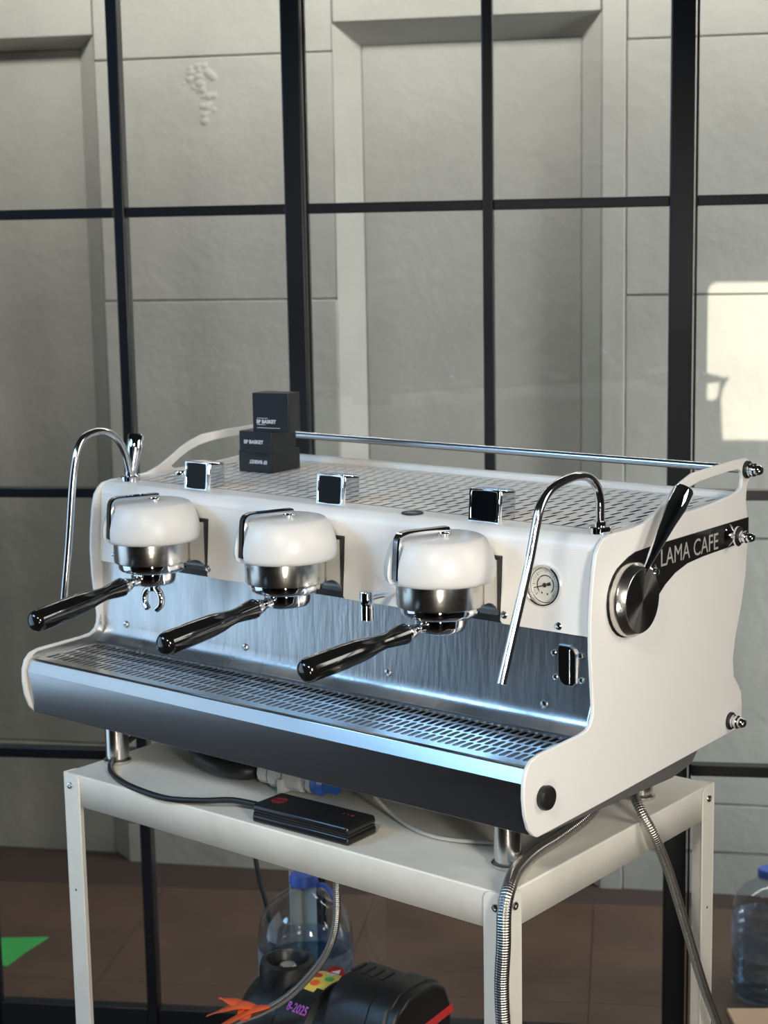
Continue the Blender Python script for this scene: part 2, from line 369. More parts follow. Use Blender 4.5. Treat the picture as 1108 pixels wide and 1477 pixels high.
# spot standing in for sun, through an added shutter plate: throws the bright patch on the wall behind the glass
LP = rp(2.36, -3.0, 1.25)
sp = bpy.data.lights.new('sun_beam', 'SPOT'); sp.energy = 3000; sp.color = (1, 0.93, 0.80); sp.spot_size = R(13); sp.spot_blend = 0.0; sp.shadow_soft_size = 0.0008
spo = bpy.data.objects.new('sun_beam', sp); C.objects.link(spo); spo.location = LP
tgt = wp(0.83, 0.52, 0); spo.rotation_euler = (tgt-LP).to_track_quat('-Z', 'Y').to_euler()
def gob(s, h, t=0.12): return LP+(wp(s, h, 0)-LP)*t
main = [(.648, .715), (.655, .728), (.668, .736), (1.05, .736), (1.05, .325), (.692, .325), (.688, .40), (.686, .432), (.690, .455), (.700, .478), (.708, .490), (.690, .490), (.648, .502)]
lobe = [(.650, .472), (.682, .478), (.678, .440), (.665, .428), (.650, .432)]
bm = bmesh.new(); edges = []
ctr = gob(.83, .52); nrm = (tgt-LP).normalized()
for loop in ([(-.6, -.5), (2.2, -.5), (2.2, 1.6), (-.6, 1.6)], main, lobe):
    vs = [bm.verts.new(gob(*p)) for p in loop]
    edges += [bm.edges.new((vs[i], vs[(i+1) % len(vs)])) for i in range(len(vs))]
bmesh.ops.triangle_fill(bm, use_beauty=True, use_dissolve=False, edges=edges)
tag(obj('gobo_plate', bm, DARKM), 'dark shutter plate added out of view, cut to shape the light patch', 'gobo')

# ------------------------------------------------------------------ table
tb = thing('work_table', 'cream painted steel angle-leg table carrying the espresso machine', 'table', (0, 0, FLOOR))
def tz(z): return z-FLOOR
X0, X1, Y0, Y1 = -.430, .456, 0.0, .574
bm = Box(X0+.003, X1-.003, Y0+.003, Y1-.003, tz(-.053), tz(0))
bm.faces.ensure_lookup_table(); bmesh.ops.delete(bm, geom=[f for f in bm.faces if all(abs(v.co.z-tz(-.053)) < 1e-6 for v in f.verts)], context='FACES')
tt = obj('table_top', bm, TABLEM, tb, bevel=0.0025, seg=3)
so_ = tt.modifiers.new('thickness', 'SOLIDIFY'); so_.thickness = 0.002; so_.offset = -1
for cx, sx in ((X0, 1), (X1, -1)):
    for cy, sy in ((Y0, 1), (Y1, -1)):
        bm = bmesh.new(); w_ = .037; th = .0028
        P1 = [(cx, 0), (cx+sx*w_, 0), (cx+sx*w_, tz(-.012))] + [(cx+sx*(w_-.012*(1-math.cos(a))), tz(-.012)+.012*math.sin(a)) for a in (R(30), R(60), R(90))] + [(cx, tz(0.001))]
        prism(bm, P1, 'y', cy, cy+sy*th)
        w2 = w_ if (cx > 0 or sy < 0) else w_
        P2 = [(cy+sy*th, 0), (cy+sy*w2, 0), (cy+sy*w2, tz(-.012))] + [(cy+sy*(w2-.012*(1-math.cos(a))), tz(-.012)+.012*math.sin(a)) for a in (R(30), R(60), R(90))] + [(cy+sy*th, tz(0.001))]
        prism(bm, P2, 'x', cx, cx+sx*th)
        lg = obj('leg', bm, TABLEM, tb, bevel=0.0008)
        # rivet bolts on both flanges
        for face, p, d in (('y', (cx+sx*.016, cy, tz(-.020)), (0, -sy, 0)), ('x', (cx, cy+sy*.020, tz(-.020)), (-sx, 0, 0))):
            obj('bolt', Lathe([(.0062, 0), (.0062, .001), (.0052, .0028), (.0026, .0032), (.0024, .0015), (0, .0015)], 16, axm(p, d)), SCREWM, lg, smooth=True)
        for face, p, d in (('y', (cx+sx*.018, cy, tz(-.20)), (0, -sy, 0)), ('x', (cx, cy+sy*.020, tz(-.20)), (-sx, 0, 0))):
            obj('bolt_hole', Lathe([(.0022, 0), (.0022, .0004), (0, .0004)], 10, axm(p, d)), SCREWM, lg)
        # top tab bent over the table top
obj('lower_shelf', Box(X0+.004, X1-.004, Y0+.004, Y1-.004, tz(-.68), tz(-.66)), TABLEM, tb, bevel=0.002)

# ------------------------------------------------------------------ espresso machine
em = thing('espresso_machine', 'white and stainless three-group espresso machine standing on the cream steel table', 'espresso machine')
prof = [(.160, .448), (.170, .4555), (.190, .4585), (.240, .459), (.274, .461), (.304, .470), (.330, .4825), (.356, .496), (.380, .506), (.411, .5145), (.470, .5175), (.539, .519), (.575, .519), (.590, .513), (.597, .500), (.590, .488), (.580, .474), (.578, .452),
        (.584, .428), (.586, .385), (.580, .335), (.568, .290), (.552, .250), (.544, .215), (.548, .185), (.562, .170), (.573, .155), (.577, .130), (.574, .106), (.560, .099), (.340, .094), (.187, .090), (.033, .087),
        (.010, .087), (.000, .092), (-.010, .103), (-.018, .125), (-.021, .148), (-.020, .168), (-.014, .183), (-.003, .193), (.015, .197), (.060, .198), (.110, .199), (.128, .201), (.138, .207), (.1435, .216),
        (.145, .230), (.142, .260), (.138, .300), (.137, .345), (.140, .380), (.145, .415), (.151, .437)]
hole = [(.330, .4655), (.352, .478), (.376, .4885), (.402, .496), (.433, .5005), (.474, .503), (.520, .5045), (.550, .5045), (.562, .499), (.566, .489), (.562, .477), (.550, .471), (.525, .467), (.470, .463), (.430, .461), (.380, .4605), (.340, .4605)]
for x0, x1 in ((-.500, -.494), (.494, .500)):
    obj('side_panel', plate_holes(prof, [hole], 'x', x0, x1), WHITE, em, bevel=0.0013, seg=2)

# white body shell: front fascia with three notches, top edge
g = (-.288, .0, .288); g = tuple(v+.001 for v in g)
XL, XR = -.493, .493
fz0, fz1 = .322, .437
outer = [(XL, fz0)]
for gx in g:
    outer += [(gx-.060, fz0), (gx-.058, fz0+.004), (gx-.058, .4165), (gx+.052, .4165), (gx+.052, fz0+.004), (gx+.056, fz0)]
outer += [(XR, fz0), (XR, fz1), (XL, fz1)]
bm = plate_holes(outer, [arc(.412, .384, .0285, 0, 345, 23)], 'y', 0, .0035)
def lean(v): v.co.y = .1535 + v.co.y + (v.co.z-fz0)*0.075
for v in bm.verts: lean(v)
fas = obj('front_fascia', bm, WHITE, em, bevel=0.0009)
# rounded shoulder between fascia and top
ptop = [(.1621+(0), fz1)] + [(.182-.0199*math.cos(R(a)), fz1+.0195*math.sin(R(a))) for a in (15, 30, 45, 60, 75, 90)] + [(.216, .4572), (.216, .4542), (.184, .453), (.173, .447), (.1655, fz1)]
obj('top_shoulder', Prism(ptop, 'x', XL, XR), WHITE, em, smooth=True)
# frame round the cup grate
fr = plate_holes([(XL, .214), (XR, .214), (XR, .572), (XL, .572)], [[(XL+.016, .2165), (XR-.016, .2165), (XR-.016, .548), (XL+.016, .548)]], 'z', .4545, .4572)
obj('top_frame', fr, WHITE, em)
obj('rear_rim', Prism([(.556, .4572), (.572, .4572), (.572, .466), (.568, .468), (.560, .468), (.556, .465)], 'x', XL, XR), WHITE, em, bevel=0.001)
obj('rear_panel', Box(XL, XR, .540, .552, .10, .4545), WHITE, em)
# cup grate made of brick-laid slotted cells
def slot_grid(x0, x1, y0, y1, nx, ny, sw, frac, z0, z1, stagger=True):
    bm = bmesh.new(); px = (x1-x0)/nx; py = (y1-y0)/ny
    for j in range(ny):
        off = px/2 if (stagger and j % 2) else 0
        cells = [(x0+i*px+off, x0+(i+1)*px+off) for i in range(nx - (1 if off else 0))]
        if off:
            box(bm, x0, x0+off, y0+j*py, y0+(j+1)*py, z0, z1); box(bm, x1-off, x1, y0+j*py, y0+(j+1)*py, z0, z1)
        for a, b in cells:
            ya, yb = y0+j*py, y0+(j+1)*py; cx = (a+b)/2; hl = (yb-ya)*frac/2-sw/2; cy = (ya+yb)/2
            ins = [(cx+sw/2*math.cos(t), cy+(hl if math.sin(t) >= -1e-9 and k < 4 else -hl)+sw/2*math.sin(t)) for k, t in enumerate([R(0), R(60), R(120), R(180), R(180), R(240), R(300), R(360)])]
            out = [(b, (cy+yb)/2), (b, yb), (a, yb), (a, (cy+yb)/2), (a, (cy+ya)/2), (a, ya), (b, ya), (b, (cy+ya)/2)]
            vi = [bm.verts.new((p[0], p[1], z1)) for p in ins]; vo = [bm.verts.new((p[0], p[1], z1)) for p in out]; vb = [bm.verts.new((p[0], p[1], z0)) for p in ins]
            for q in range(8):
                r_ = (q+1) % 8
                bm.faces.new((vo[q], vo[r_], vi[r_], vi[q])); bm.faces.new((vi[q], vi[r_], vb[r_], vb[q]))
    return bm
cg = obj('cup_grate', slot_grid(XL+.016, XR-.016, .2165, .548, 44, 9, .0066, .90, .4574, .4578), WHITE, em)
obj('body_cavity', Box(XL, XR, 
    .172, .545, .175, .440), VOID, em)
obj('valve_cap', Lathe([(.007, .457), (.007, .463), (.0125, .464), (.0125, .470), (.011, .472), (.0, .472)], 24, Matrix.Translation((-.405, .268, 0))), CHROME, em, smooth=True)
pg = obj('port_grommet', Lathe([(.0165, .4571), (.0165, .4586), (.0145, .4592), (.0125, .4580), (.0, .4578)], 32, Matrix.Translation((.160, .190, 0))), RUBBER, em, smooth=True)
obj('grommet_slots', Box(.150, .170, .1888, .1912, .4580, .4590), SCREWM, pg)

# stainless splash panel, folded into the tray
bm = bmesh.new()
spf = [(.1545, .326), (.1500, .215), (.1480, .203), (.1420, .194), (.1320, .1885), (.1300, .1865), (.1320, .1845), (.1480, .190), (.1545, .200), (.1600, .326)]
sp_ = obj('splash_panel', Prism([(y+.006, z) for y, z in spf], 'x', XL, XR), SPLASH, em, smooth=True)
for (x, z) in ((.413, .217), (.136, .220), (-.156, .218), (-.436, .218)):
    y = .156+(z-.215)*.04
    o = obj('panel_screw', Lathe([(.0062, 0), (.0062, .001), (.0048, .0028), (.0018, .0034), (.0016, .0018), (0, .0018)], 20, axm((x, y, z), (0, -1, 0))), SCREWM, sp_, smooth=True)
for (x, z) in ((-.232, .337), (.348, .335), (.438, .331), (.098, .334), (-.458, .335)):
    obj('fascia_screw', Lathe([(.0056, 0), (.0056, .001), (.0042, .0026), (.0018, .0030), (.0016, .0014), (0, .0014)], 20, axm((x, .1545, z), (0, -1, 0))), SCREWM, fas, smooth=True)
# sight slot with four screws
sl = [(.437, .262), (.440, .254), (.446, .250), (.459, .250), (.4635, .255), (.4635, .294), (.460, .300), (.454, .3035), (.438, .3035), (.4365, .300)]
ss = obj('sight_slot', Prism(sl, 'y', .1562, .1590), VOID, em, label='water-level opening with its inner shade coloured black')  # black slab on the panel; its colour gives the recess its shade
obj('sight_tube', Lathe([(0, .2525), (.0010, .2525), (.0010, .3005), (0, .3005)], 12, Matrix.Translation((.4545, .1560, 0))), CHROME, ss, smooth=True)
obj('slot_rim', plate_holes([((x-.45)*1.10+.45, (z-.2765)*1.05+.2765) for x, z in sl], [sl], 'y', .1556, .1590), STEEL, ss)
for (x, z) in ((.4285, .292), (.471, .2935), (.431, .258), (.4725, .259)):
    obj('slot_screw', Lathe([(.0046, 0), (.0046, .001), (.0034, .0024), (0, .003)], 18, axm((x, .1574, z), (0, -1, 0))), SCREWM, ss, smooth=True)

# drip tray: curved stainless front, side returns, grate and basin
tf = [(.010, .1848), (-.0035, .1845), (-.0070, .1825), (-.0155, .1640), (-.0122, .1330), (-.0030, .0925), (.030, .0885), (.030, .0910), (-.0012, .0950), (-.0102, .1330), (-.0133, .1635), (-.0050, .1805), (.010, .1825)]
tray = obj('drip_tray_front', Prism(tf, 'x', XL, XR), TRAYM, em, bevel=0.0012, sharp=8)
dg_ = obj('drip_grate', slot_grid(XL+.012, XR-.012, .014, .134, 76, 4, .0082, .91, .1822, .1836), TRAYM, em)
obj('grate_border', plate_holes([(XL, .006), (XR, .006), (XR, .142), (XL, .142)], [[(XL+.012, .014), (XR-.012, .014), (XR-.012, .134), (XL+.012, .134)]], 'z', .1795, .1842), TRAYM, em, bevel=0.0008)
obj('tray_basin', Box(XL, XR, .000, .150, .158, .168), BASIN, em)
for x0, x1 in ((XL, XL+.0015), (XR-.0015, XR)):
    obj('tray_side_return', Prism([(.000, .181), (.150, .181), (.150, .230), (.138, .202), (.120, .1965), (.010, .193), (.000, .188)], 'x', x0, x1), STEEL, em)
# belly pan below
obj('belly_pan', Prism([(.03, .089), (.10, .056), (.22, .052), (.44, .043), (.50, .050), (.56, .099), (.55, .104), (.03, .104)], 'x', -.47, .455), PANM, em, bevel=0.002)
# feet
for x, y in ((-.397, .09), (.397, .09), (-.397, .446), (.397, .446)):
    obj('foot', Lathe([(.0, .0), (.0225, .0), (.0235, .0015), (.0235, .0055), (.021, .0075), (.0185, .009), (.0185, .0125), (.0195, .013), (.0195, .092), (0, .092)], 40, Matrix.Translation((x, y, 0.0002))), BELL, em, smooth=True)

# rail and acorn bolts
rail = obj('cup_rail', Tube([(-.515, .577, .5015), (.515, .577, .5015)], .0065, 20, smooth=False), RODM, em, smooth=True)
def acorn(y, z, x0, parent, s=1.0):
    sg = 1 if x0 > 0 else -1
    w_ = obj('bolt_washer', Lathe([(.0135*s, 0), (.0135*s, .0035), (.0125*s, .0045), (0, .0045)], 28, axm((x0, y, z), (sg, 0, 0))), RUBBER, parent, smooth=True)
    obj('acorn_nut', Lathe([(.0105*s, .004), (.0105*s, .0075), (.0088*s, .008), (.0088*s, .0105), (.0102*s, .011), (.0102*s, .0135), (.0072*s, .014), (.0072*s, .017), (.0082*s, .0175), (.0074*s, .0225), (.005*s, .026), (.0, .0275)], 24, axm((x0, y, z), (sg, 0, 0))), CHROME, w_, smooth=True)
acorn(.577, .5015, .500, em); acorn(.536, .118, .500, em); acorn(.577, .5015, -.500, em)
obj('panel_plug', Lathe([(.0150, 0), (.0150, .005), (.0165, .006), (.0165, .008), (.0150, .011), (.011, .0118), (.0, .0118)], 32, axm((.5, .022, .1385), (1, 0, 0))), RUBBER, em, smooth=True)

# black name band with lettering, cut to the panel's rear edge
bandp = [(.5845, .4275), (.5850, .3905), (.520, .3905), (.440, .389), (.395, .386), (.360, .378), (.332, .366), (.310, .352), (.290, .345), (.262, .329)] + [(.229+.0535*math.cos(R(a)), .3635+.0535*math.sin(R(a))) for a in (300, 285, 270, 255, 240, 225, 210, 195, 180, 165, 150, 135, 120, 105)] + [(.232, .4215), (.250, .4255), (.300, .4268)]
band = obj('name_band', Prism(bandp, 'x', .5002, .5014), BAND, em, label='black band with silver lettering')
MX = Matrix(((0, 0, 1, .5014), (1, 0, 0, 0), (0, 1, 0, 0), (0, 0, 0, 1)))
text('lettering', 'LAMA CAFE', .0355, LETTER, band, Matrix.Translation((0, .3165, .3935)) @ MX, sx=.925, ext=.0003)
bb = obj('band_bushing', Lathe([(.0165, 0), (.0155, .001), (.0070, .008), (.0060, .011), (.0120, .013), (.0150, .0135), (.0150, .0165), (.0, .0165)], 28, axm((.5014, .522, .4085), (1, 0, 0))), CHROME, band, smooth=True)
acorn(.522, .4085, .5165, band, .9)
# steam knobs with levers on both sides
def steam_knob(sg, top, bot):
    x0 = .5*sg
    km = axm((x0, .229, .3635), (sg, 0, 0))
    kn = obj('steam_knob', Lathe([(.046, 0), (.0505, .0005), (.0515, .002), (.0515, .0135), (.0505, .015)], 64, km), BELL, em, smooth=True)
    obj('knob_bezel', Lathe([(.0505, .015), (.0450, .0240), (.0442, .0247), (.0430, .0250)], 64, km, cap=False), BELL, kn, smooth=True)
    obj('knob_face', Lathe([(.0442, -.0006), (.0442, .0), (.0, .0)], 64, axm((0, 0, 0), (sg, 0, 0))), RADIAL, kn, loc=(x0+.0250*sg, .229, .3635), label='radially brushed dark steel face')
    b, t = Vector((x0+.022*sg, *bot)), Vector((x0+.034*sg, *top)); L = (t-b).length; m = axm(b, t-b)
    lv = obj('steam_lever', Lathe([(.0, -.004), (.0038, -.004), (.0042, .006), (.0050, .016), (.0068, .035), (.0112, L*.60), (.0138, L*.74), (.0146, L*.78), (.0148, L*.97), (.0132, L*.995), (.0, L)], 32, m), CHROME, kn, smooth=True)
    obj('pivot_bolt', Lathe([(.0085, 0), (.0085, .010), (.0105, .0105), (.0105, .016), (.0060, .018), (.005, .023), (0, .025)], 24, axm((x0, .272, .396), (sg, 0, 0))), CHROME, kn, smooth=True)
steam_knob(1, (.325, .506), (.237, .402)); steam_knob(-1, (.286, .524), (.250, .410))

# steam wands
def steam_wand(pts, bx, by, name='steam_wand'):
    wd = obj(name, Tube(pts, .0062, 16, k=10), TUBE, em, smooth=True)
    obj('wand_collar', Lathe([(.0165, .4570), (.0165, .4650), (.0150, .4665), (.0085, .4668), (.0085, .473), (0, .473)], 32, Matrix.Translation((bx, by, 0))), CHROME, wd, smooth=True)
    return wd
steam_wand([(.475, .200, .462), (.475, .200, .485), (.475, .199, .503), (.4755, .190, .522), (.4765, .168, .5365), (.477, .138, .5415), (.477, .103, .5385), (.477, .073, .530), (.477, .052, .512), (.477, .041, .485), (.477, .023, .435), (.477, -.008, .364), (.477, -.037, .298)], .475, .200)
steam_wand([(-.462, .203, .462), (-.462, .199, .485), (-.462, .192, .508), (-.462, .178, .530), (-.462, .158, .544), (-.462, .132, .548), (-.461, .104, .541), (-.460, .088, .523), (-.459, .079, .496), (-.459, .071, .455), (-.458, .058, .370), (-.456, .041, .280)], -.462, .203)

# hot water spout between second and third group
so = obj('water_spout', Tube([(.149, .170, .345), (.149, .150, .345), (.149, .125, .3455), (.149, .096, .346)], .0056, 14), CHROME, em, smooth=True)
obj('spout_head', Lathe([(.0085, .313), (.0098, .314), (.0098, .3325), (.0090, .333), (.0090, .334), (.0098, .3345), (.0098, .354), (.0085, .356), (0, .356)], 28, Matrix.Translation((.149, .094, 0))), CHROME, so, smooth=True)

# pressure gauge
gm = axm((.412, .1595, .384), (0, -1, .07))
gg = obj('pressure_gauge', Lathe([(.0278, -.004), (.0290, -.003), (.0290, .0055), (.0280, .0070), (.0262, .0070), (.0250, .004), (.0245, -.003), (0, -.003)], 48, gm), CHROME, em, smooth=True)
di = obj('gauge_dial', Lathe([(.0238, -.0026), (.0238, -.0020), (0, -.0020)], 40, gm), DIAL, gg)
bm = bmesh.new()
def gface(bm, ang, r0, r1, w_, z=-.0016):
    c, s = math.cos(ang), math.sin(ang)
    vs = [bm.verts.new(gm0 @ Vector((r*c-q*s, r*s+q*c, z))) for r, q in ((r0, -w_), (r1, -w_), (r1, w_), (r0, w_))]
    bm.faces.new(vs)
gm0 = Matrix(((1, 0, 0, .412), (0, .07, -1, .1595), (0, 1, .07, .384), (0, 0, 0, 1)))
for i in range(31): gface(bm, R(225-i*9), .0185 if i % 5 else .0170, .0212, .00022 if i % 5 else .0004)
for i in range(28): gface(bm, R(225-i*10), .0125, .0140, .0012 if i % 9 else .0004)
for q in ((-.005, -.011), (.004, -.012)):
    bmesh.ops.create_circle(bm, cap_ends=True, segments=8, radius=.0014, matrix=gm0 @ Matrix.Translation((q[0], q[1], -.0016)))
obj('dial_marks', bm, TICK, gg)
bm = bmesh.new(); gface(bm, R(197), -.009, .0185, .0006, .0000); gface(bm, R(17), .004, .010, .0022, .0000)
bmesh.ops.create_circle(bm, cap_ends=True, segments=16, radius=.0032, matrix=gm0 @ Matrix.Translation((0, 0, .0004)))
obj('gauge_needle', bm, TICK, gg)
obj('gauge_lens', Lathe([(.0252, .0035), (.0252, .0042), (0, .0046)], 40, gm), LENS, gg, smooth=True)

# three displays on the shoulder
def display():
    d = obj('display', Box(-.0270, .0270, 0, .040, .0005, .0490), CHROME, em, bevel=0.0045, seg=3)
    bm = plate_holes([(-.0268, .0008), (.0268, .0008), (.0268, .0488), (-.0268, .0488)], [[(-.0195, .0055), (0, .0048), (.0195, .0055), (.0212, .0065), (.0220, .0085), (.0224, .025), (.0220, .0425), (.0212, .0445), (.0195, .0455), (0, .0462), (-.0195, .0455), (-.0212, .0445), (-.0220, .0425), (-.0224, .025), (-.0220, .0085), (-.0212, .0065)]], 'y', -.0025, .0015)
    obj('display_bezel', bm, CHROME, d, bevel=0.0012)
    scr = [(-.024, .003), (.024, .003), (.024, .047), (-.024, .047)]
    obj('display_screen', Prism(scr, 'y', -.0008, .0010), SCREEN, d)
    return d
d0 = display(); d0.rotation_euler = (R(-5), 0, 0)
disp = [d0, copy_tree(d0), copy_tree(d0)]
for d, x in zip(disp, (-.292, -.003, .287)): d.location = (x, .1925, .4535)

# group heads
def group_head():
    h = obj('group_head', Lathe([(.052, .3560), (.0605, .3560), (.0612, .3575), (.0612, .390), (.0, .390)], 64), BELL, em, smooth=True)
    obj('locking_ring', Lathe([(.040, .3400), (.0480, .3405), (.0530, .3435), (.0548, .3470), (.0548, .3562), (0, .3562)], 64), CHROME, h, smooth=True)
    # neck from bell back through the fascia notch
    bm = bmesh.new(); prism(bm, [(.02, .354), (.046, .354), (.054, .352), (.062, .346), (.068, .339), (.071, .330), (.102, .326), (.102, .413), (.02, .413)], 'x', -.0445, .0490)
    obj('neck', bm, BELL, h, bevel=0.0012)
    obj('neck_gasket', Prism([(-.0575, .323), (.0520, .323), (.0520, .416), (-.0575, .416)], 'y', .0700, .088), RUBBER, h)
    a = R(250.0)
    bm = Lathe([(.066, .3900), (.0725, .3905), (.0752, .3925), (.0768, .3970), (.0775, .4040), (.0768, .4140), (.0740, .4260), (.0700, .4370), (.0655, .4455), (.0620, .4495), (.0580, .4515), (.0, .4520)], 144)
    for v in bm.verts:                                  # groove the paddle drops into
        r_ = math.hypot(v.co.x, v.co.y)
        if r_ > .056:
            d_ = abs((math.atan2(v.co.y, v.co.x)-a+math.pi) % (2*math.pi)-math.pi)*r_
            if d_ < .0125 and v.co.z > .3925:
                lim = .0635+.0015*(.45-v.co.z)/.05; f_ = min(1, (.0125-d_)/.003)
                if r_ > lim: q = (r_+(lim-r_)*f_)/r_; v.co.x *= q; v.co.y *= q
    cap = obj('cap', bm, CAPW, h, smooth=True)
    # paddle: flat chrome bar over the top, bent down the flank
    P = lambda r, z: Vector((r*math.cos(a), r*math.sin(a), z))
    pth = [P(-.012, .4600), P(.030, .4600), P(.054, .4600), P(.062, .4582), P(.0665, .4530), P(.0680, .444), P(.0690, .430), P(.0700, .412), P(.0710, .398)]
    bm = bmesh.new(); side = Vector((-math.sin(a), math.cos(a), 0)); pts = catmull(pth, 6); rings = []
    for i, p in enumerate(pts):
        t = (pts[min(i+1, len(pts)-1)]-pts[max(i-1, 0)]).normalized(); n_ = side.cross(t).normalized()
        rings.append([bm.verts.new(p+side*(.0078*u)+n_*(.0038*v)) for u, v in ((-1, -.5), (-.75, -1), (.75, -1), (1, -.5), (1, .5), (.75, 1), (-.75, 1), (-1, .5))])
    for q, w_ in zip(rings, rings[1:]):
        for j in range(8): bm.faces.new((q[j], q[(j+1) % 8], w_[(j+1) % 8], w_[j]))
    bm.faces.new(rings[0]); bm.faces.new(rings[-1])
    obj('brew_paddle', bm, CHROME, h, smooth=True)
    obj('paddle_pivot', Lathe([(.0095, .4515), (.0095, .4555), (.0075, .4570), (0, .4570)], 24, Matrix.Translation((.005, .003, 0))), CHROME, h, smooth=True)
    return h
h0 = group_head(); heads = [h0, copy_tree(h0), copy_tree(h0)]
for h, gx in zip(heads, g): h.location = (gx, .0855, 0)
for h in heads:
    for c in list(h.children): c.location = (0, 0, 0)

# ------------------------------------------------------------------ portafilters
def handle_prof(L): return [(.0, 0), (.0105, .0), (.0125, .0015), (.0150, .004), (.0148, .010), (.0118, .030), (.0108, .042), (.0122, .056), (.0150, .072), (.0165, .090), (.0172, .115), (.0172, L-.014), (.0160, L-.007), (.0120, L-.0018), (.0060, L-.0001), (0, L)]
def portafilter(gx, ang, slope, label, spout=False, L=.181):
    r = thing('portafilter', label, 'portafilter', (gx, .0855, .3175), group='portafilters locked into the groups')
    obj('filter_basket', Lathe([(.0, .0), (.027, .0), (.0310, .0018), (.0340, .0055), (.0355, .0110), (.0360, .0220), (0, .0220)], 56), CHROME, r, smooth=True)
    d = Vector((math.cos(R(ang))*math.cos(R(slope)), math.sin(R(ang))*math.cos(R(slope)), -math.sin(R(slope))))
    st = Vector((0, 0, .0155))+d*.032
    obj('neck', Lathe([(.0095, 0), (.0075, .008), (.0072, .014), (.0100, .019), (.0108, .024), (.0108, .034)], 24, axm(st, d)), CHROME, r, smooth=True)
    obj('handle', Lathe(handle_prof(L), 32, axm(st+d*.030, d)), BLACK, r, smooth=True)
    obj('ferrule', Lathe([(.0112, 0), (.0118, .001), (.0118, .007), (.0112, .008)], 28, axm(st+d*.024, d)), CHROME, r, smooth=True)
    if spout:
        sp2 = obj('spout', Lathe([(.010, -.010), (.010, .001)], 20), CHROME, r, smooth=True)
        for sx in (-1, 1):
            obj('spout_branch', Tube([(0, 0, -.006), (sx*.012, -.002, -.010), (sx*.019, -.003, -.020), (sx*.018, -.004, -.032), (sx*.010, -.006, -.040)], lambda t: .0062-.001*t, 12), CHROME, sp2, smooth=True)
    return r
portafilter(g[0], -92.5, 8.5, 'leftmost portafilter with black handle and twin pouring spout, in the left group', True)
portafilter(g[1], -94.5, 7.5, 'bottomless portafilter with black handle locked in the middle group')
portafilter(g[2], -101.5, 7.5, 'bottomless portafilter with black handle in the right group, nearest the pressure gauge')

# ------------------------------------------------------------------ three black cartons on the cup grate
def carton(label, loc, rz, sx, sy, sz, writing):
    r = thing('carton', label, 'box', loc, rz, group='black cartons stacked on the cup grate')
    obj('carton_body', Box(-sx/2, sx/2, -sy/2, sy/2, 0, sz), MATTE, r, bevel=0.0008)
    e = obj('lid_flap', Box(sx/2-.0002, sx/2+.0005, -sy/2+.002, sy/2-.002, .003, sz-.002), MATTE, r)
    writing(r, sx, sy, sz); return r
FM = Matrix(((1, 0, 0, 0), (0, 0, -1, 0), (0, 1, 0, 0), (0, 0, 0, 1)))
def wr_bot(r, sx, sy, sz): text('lettering', 'EP BASKET', .0085, PRINT, r, Matrix.Translation((.008, -sy/2-.0004, .021)) @ FM @ Matrix.Rotation(math.pi, 4, 'Z'), sx=1.0, ext=.0001, align='CENTER', off=.0003)
def wr_mid(r, sx, sy, sz): text('lettering', 'EP BASKET', .0085, PRINT, r, Matrix.Translation((-.004, -sy/2-.0004, .016)) @ FM, sx=1.0, ext=.0001, align='CENTER', off=.0003)
def wr_top(r, sx, sy, sz):
    text('lettering', 'EP BASKET', .0085, PRINT, r, Matrix.Translation((-.028, -sy/2-.0004, .0145)) @ FM, sx=.95, ext=.0001, off=.0003)
    bm = bmesh.new()
    for (a, b, z) in ((-.027, -.006, .0228), (-.027, -.010, .0118), (-.027, .018, .0062)):
        box(bm, a, b, -sy/2-.0004, -sy/2-.0001, z, z+.0008)
    obj('print_lines', bm, PRINT, r)
carton('black carton at the bottom of the stack, its lettering upside down', (-.345, .426, .4590), R(3), .073, .080, .0365, wr_bot)
carton('black carton in the middle of the stack, with upright silver lettering', (-.330, .407, .4957), R(9), .068, .076, .0375, wr_mid)
carton('tall black carton standing on top of the stack of cartons', (-.296, .394, .5335), R(13), .071, .040, .0665, wr_top)

# ------------------------------------------------------------------ things on the table top
cb = thing('control_box', 'flat glossy black control box with cable lying on the table front edge', 'control box', (.080, .045, .0), R(1.5))
obj('case_lower', Box(-.092, .092, -.034, .034, .0005, .013), PLAST, cb, bevel=0.004, seg=3)
cu = obj('case_upper', Box(-.092, .092, -.034, .034, .0145, .029), PLAST, cb, bevel=0.006, seg=3)
obj('case_seam', Box(-.090, .090, -.032, .032, .012, .0155), RUBBER, cb)
obj('red_emblem', Lathe([(.0125, .0290), (.0125, .0293), (0, .0293)], 32, Matrix.Translation((-.066, .0, 0))), DREDP, cb)
obj('emblem_slash', Box(-.079, -.053, -.001, .001, .0293, .0295), PLAST, cb)
bm = bmesh.new()
for i, x in enumerate((.050, .058, .066)): lathe(bm, [(.0016+.0016*(i == 2), .0290), (.0016+.0016*(i == 2), .0293), (0, .0293)], 12, Matrix.Translation((x, .010, 0)))
obj('indicator_dots', bm, DREDP, cb)
tag(obj('power_cable', Tube([(-.34, .20, .060), (-.37, .165, .052), (-.392, .12, .035), (-.392, .08, .012), (-.365, .045, .0055), (-.31, .015, .0055), (-.25, .000, .0055), (-.18, -.004, .006), (-.12, .012, .010), (-.075, .035, .0135), (-.014, .043, .0135)], .0048, 14), RUBBER, smooth=True), 'thin black cable looping from under the machine to the black control box', 'cable')
tag(obj('rubber_hose', Tube([(-.33, .24, .045), (-.27, .150, .030), (-.20, .122, .0225), (-.15, .130, .020), (-.135, .16, .020), (-.13, .22, .026)], .014, 16), RUBBER, smooth=True), 'thick black rubber hose lying under the machine near its left foot', 'hose')
pf = thing('pipe_fitting', 'pale grey plastic pipe fitting with blue collar lying under the machine', 'pipe fitting', (-.03, .145, 0), 0)
